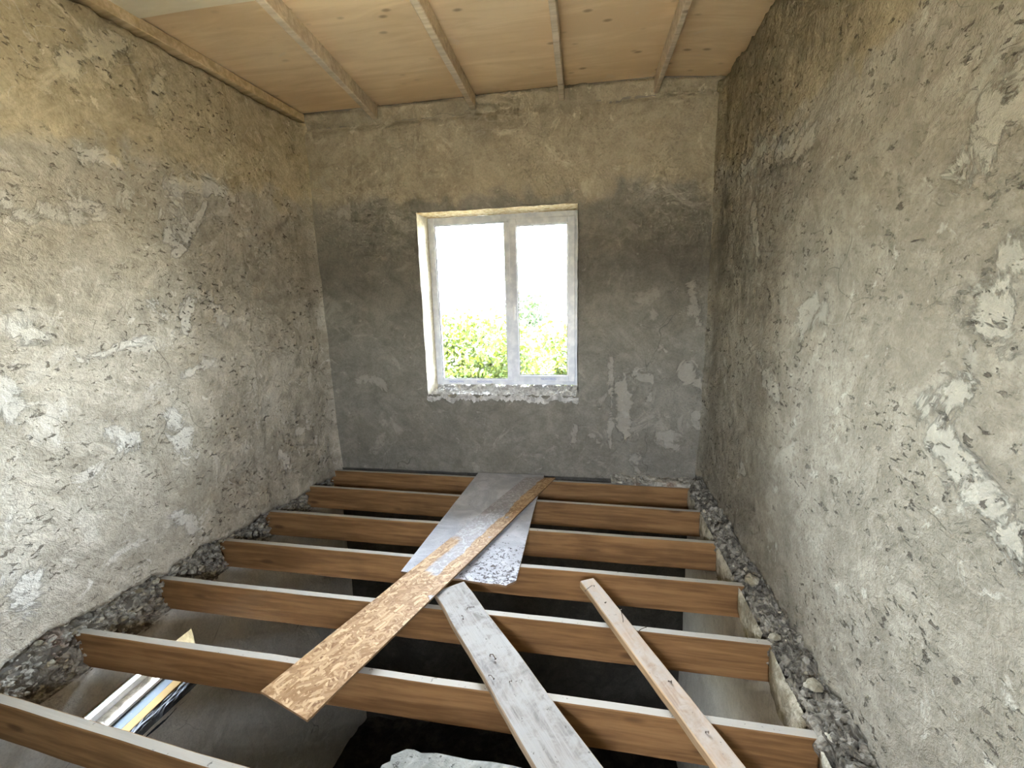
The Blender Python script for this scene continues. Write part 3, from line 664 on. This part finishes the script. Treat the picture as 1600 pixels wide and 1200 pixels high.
# ------------------------------------------------------------------ loose sheets and boards on the joists
def slabobj(name, origin, xdir, poly, th, mats, tilt_z=(0, 0), holes=None, wob=.001):
    """flat sheet: local polygon extruded, origin and x direction given in the world; far end may lift or drop"""
    X = Vector(xdir).normalized(); Yv = Vector((0, 0, 1)).cross(X).normalized(); Z = X.cross(Yv)
    n = len(poly); mb = MB()
    V = [(p[0], p[1], 0) for p in poly]+[(p[0], p[1], th) for p in poly]
    mb.add(V, [tuple(range(n))[::-1]], 1); mb.f.append(tuple(range(n, 2*n))); mb.m.append(0)
    for i in range(n): mb.f.append((i, (i+1) % n, n+(i+1) % n, n+i)); mb.m.append(1)
    o = mb.build(name, mats); o.matrix_world = Matrix((X, Yv, Z)).transposed().to_4x4(); o.location = origin
    return o
def rag(p, q, n, amp, seed):                  # ragged edge points from p to q
    p, q = Vector(p), Vector(q); d = (q-p).normalized(); nn_ = Vector((-d.y, d.x)); out = []
    for i in range(n):
        t = i/n; out.append(tuple(p.lerp(q, t)+nn_*amp*fr(t*3, seed, 0, 4, 4, .4)*(0 if i == 0 else 1)))
    return out
# spattered plywood sheet, front left corner as origin; local x runs along the front edge
A = Vector((1.234, 2.062, .001)); B = Vector((1.872, 2.018, .001)); xd = (B-A).normalized(); Lx = (B-A).length
fl = lambda wx, wy: ((Vector((wx, wy, .001))-A).dot(xd), (Vector((wx, wy, .001))-A).dot(Vector((0, 0, 1)).cross(xd)))
poly = rag((0, 0), (Lx-.03, -.005), 14, .006, 1)+rag((Lx-.03, -.005), (Lx+.012, .05), 5, .012, 2)+rag((Lx+.012, .05), fl(1.890, 2.94), 12, .003, 3)+rag(fl(1.890, 2.94), fl(1.905, 3.475), 5, .001, 4)+rag(fl(1.905, 3.475), fl(1.335, 3.47), 5, .001, 5)+rag(fl(1.335, 3.47), (0, 0), 12, .002, 6)
o = slabobj('plywood_sheet', A, xd, poly, .012, [M['sheet'], M['sheet_edge']])
tag(o, 'pale plywood sheet spattered with cement, lying across the joists below the window', 'plywood')
# chipboard strip on top, near left corner as origin; local x along its length towards the window
N1 = Vector((1.290, 1.138, .055)); F1 = Vector((2.004, 3.405, .0145)); N0 = Vector((1.040, 1.219, .055)); F0 = Vector((1.757, 3.38, .0145))
xd = (F1-N1).normalized(); L = (F1-N1).length
lat = lambda P: ((P-N1).dot(xd), (P-N1).dot(Vector((0, 0, 1)).cross(xd).normalized()))
poly = [(0, 0)]+[(L*.25, .001), (L*.5, -.001), (L*.75, .001), (L, 0)]+[lat(F0)]+rag(lat(F0), lat(N0), 20, .0015, 7)[1:]+[lat(N0)]
o = slabobj('chipboard_strip', N1, xd, poly, .010, [M['osb'], M['osb_edge']])
tag(o, 'long orange chipboard strip with a grey cement smear, lying slantwise over the plywood sheet', 'board')

def nail(parent, pts, r=.0016):
    mb = MB(); mb.tube(pts, r, 6); h = Vector(pts[-1]); t = (Vector(pts[-1])-Vector(pts[-2])).normalized()
    mb.tube([h, h+t*.0015], r*2.2, 8)
    o = mb.build('nail', M['steel']); o.parent = parent; return o
# grey board: from under the strip down to the right
o = stick((1.555, 1.945, .0008), (2.265, 1.06, .0008), .168, .032, 'weathered_board', [M['board_edge'], M['board']], nseg=40, jit=.004, topmat=True, taper=1.12)
tag(o, 'wide grey weathered board with bent nails, running under the chipboard strip', 'board')
nail(o, [(.205, .01, .028), (.205, .012, .040), (.215, .022, .046), (.222, .040, .045)])
nail(o, [(.235, -.03, .028), (.236, -.03, .038), (.250, -.028, .041), (.262, -.034, .039)])
nail(o, [(.515, -.02, .028), (.515, -.02, .042), (.525, -.012, .047), (.545, -.010, .040)], .0022)
nail(o, [(.60, -.068, .028), (.600, -.068, .038), (.61, -.062, .042), (.628, -.06, .041)])
nail(o, [(.665, -.01, .028), (.666, -.010, .037), (.670, -.004, .038)])
# narrow batten
o = stick((2.262, 2.085, .0008), (2.765, 1.10, .0008), .080, .038, 'batten', [M['batten_edge'], M['batten']], nseg=40, jit=.003, topmat=True, taper=1.12)
tag(o, 'narrow pale wooden batten with protruding bent nails, lying across the joists on the right', 'batten')
nail(o, [(.065, .006, .034), (.066, .006, .046), (.070, -.012, .052), (.078, -.040, .046), (.083, -.052, .042)])
nail(o, [(.19, .004, .034), (.19, .004, .043), (.196, -.004, .045)])
nail(o, [(.33, .012, .034), (.33, .012, .050), (.325, .006, .085), (.322, .004, .098)])
nail(o, [(.385, .036, .018), (.386, .050, .018), (.375, .075, .019), (.37, .105, .018)])
nail(o, [(.66, .008, .034), (.66, .008, .041), (.668, .014, .043)], .0024)
nail(o, [(.87, .0, .034), (.87, .0, .042), (.876, .006, .044)], .002)
# crusted sheet at the very front
P0 = Vector((1.60, .70, .001))
pts = [(1.60, .70), (2.08, .70)]+[(2.08, 1.09)]
poly = [(p[0]-P0.x, p[1]-P0.y) for p in pts]+[(x-P0.x+.004*fr(x, 3, 1, 20, 3), y-P0.y+.006*fr(x, 9, 1, 20, 3)) for x, y in [(2.07, 1.117), (2.03, 1.12), (1.96, 1.121), (1.89, 1.119), (1.83, 1.122), (1.77, 1.121), (1.72, 1.118), (1.69, 1.121), (1.665, 1.119), (1.64, 1.108), (1.622, 1.094), (1.625, 1.075), (1.605, 1.06)]]
o = slabobj('crusted_sheet', P0, (1, 0, 0), poly, .026, [M['slab'], M['slab']])
tag(o, 'cement-crusted grey sheet with a broken corner at the very front, beside the weathered board', 'sheet')

# ------------------------------------------------------------------ outside
mb = MB(); mb.grid([[(x, y, -3.0+.15*fr(x, y, 0, .15, 3)) for y in frange(-60, 90, 3)] for x in frange(-70, 70, 3)])
ge = mb.build('ground', M['ground']); tag(ge, 'garden ground outside', kind='structure')
def tree(name, label, base, H, blobs, leafm, nleaf, lsize, seed, k=1.):
    if k != 1.:                              # the same crown farther off and larger
        base = (2.25+(base[0]-2.25)*k, base[1]*k, base[2]); up = 4.51*(1-k)
        blobs = [(a*k, b*k, c*k+up, d*k) for a, b, c, d in blobs]; H = H*k+up; lsize *= k
    rs = np.random.RandomState(seed); root = empty(name, base); tag(root, label, 'tree', None)
    mb = MB(); mb.tube([(0, 0, -.3), (.05, .02, H*.3), (-.03, .04, H*.6), (.05, 0, H*.85)], [.14, .11, .07, .03], 8); mb.build('trunk', M['bark'], root)
    mb = MB()
    for (bx, by, bz, r) in blobs:
        st_ = Vector((0, 0, H*.35)); en = Vector((bx, by, bz)); mb.tube([st_, st_.lerp(en, .5)+Vector((.1, .05, .15)), en], [.05, .03, .012], 5)
    mb.build('branches', M['bark'], root)
    tot = sum(b[3]**2 for b in blobs); V = []; F = []; c0 = 0
    for (bx, by, bz, r) in blobs:
        n = int(nleaf*r*r/tot); d = rs.normal(size=(n, 3)); d /= np.linalg.norm(d, axis=1)[:, None]
        rad = r*(.45+.62*rs.rand(n)**.6)*(1+.22*np.sin(d[:, 0]*7+seed)*np.cos(d[:, 2]*6)); c = np.array([bx, by, bz])+d*rad[:, None]*np.array([1, 1, .85])
        u = rs.normal(size=(n, 3)); u /= np.linalg.norm(u, axis=1)[:, None]; w_ = np.cross(u, rs.normal(size=(n, 3))); w_ /= np.linalg.norm(w_, axis=1)[:, None]
        s = lsize*(.6+.8*rs.rand(n))[:, None]; q = np.stack([c-u*s, c+w_*s*.45, c+u*s, c-w_*s*.45], 1); V.append(q.reshape(-1, 3)); k = np.arange(n)*4+c0; F.append(np.stack([k, k+1, k+2, k+3], 1)); c0 += 4*n
    me = bpy.data.meshes.new('foliage'); me.from_pydata(np.concatenate(V).tolist(), [], np.concatenate(F).tolist()); me.materials.append(leafm)
    fo = bpy.data.objects.new('foliage', me); link(fo, root); tag(fo, kind='stuff')
tree('leafy_tree', 'bright green bushy tree outside the left pane of the window', (-.1, 8.6, -3.0), 3.9, [(-.9, .2, 3.1, 1.0), (0, 0, 3.2, 1.05), (.55, -.1, 3.55, .75), (-.2, 0, 2.2, 1.3), (.9, .1, 2.6, 1.0), (-1.3, .3, 2.3, 1.0), (-.35, 0, 3.75, .55)], M['leaf'], 20000, .055, 1)
tree('leafy_tree', 'darker green tree with the tallest tip, outside just right of the mullion', (.95, 10.2, -3.0), 4.6, [(-.1, 0, 4.1, .55), (0, 0, 3.5, .75), (.1, 0, 2.9, .95), (.0, 0, 2.2, 1.1)], M['leaf_dark'], 9000, .055, 2, 1.75)
tree('leafy_tree', 'yellow green bushy tree outside the right pane of the window', (1.75, 8.3, -3.0), 3.6, [(0, 0, 3.35, .8), (-.5, 0, 2.8, .8), (.7, 0, 3.1, .95), (0, 0, 2.1, 1.3), (1.5, .2, 2.6, 1.1)], M['leaf'], 16000, .055, 3, 1.5)
h1 = empty('house', (-6, 26, -3)); tag(h1, 'pale cream house seen faintly through the left pane', 'house')
mb = MB(); mb.box(-3.2, 1.9, -1.8, 1.8, 0, 5.75); mb.build('wall', M['cream'], h1)
mb = MB(); mb.box(-3.4, 2.0, -1.9, 1.9, 5.75, 5.90); mb.build('roof', M['cream'], h1)
h2_ = empty('house', (-3.6, 31, -3)); tag(h2_, 'house with a grey sloping roof behind the cream house', 'house')
mb = MB(); mb.box(-3, 1.6, -2, 2, 0, 3.4); mb.build('wall', M['cream'], h2_)
mb = MB(); mb.add([(-3.2,-2.3,3.35),(2.0,-2.3,3.35),(2.0,2.3,3.35),(-3.2,2.3,3.35),(-1.6,-.3,5.7),(-.1,-.3,5.7)], [(0,3,2,1),(0,1,5,4),(1,2,5),(2,3,4,5),(3,0,4)]); mb.build('roof', M['roof'], h2_)
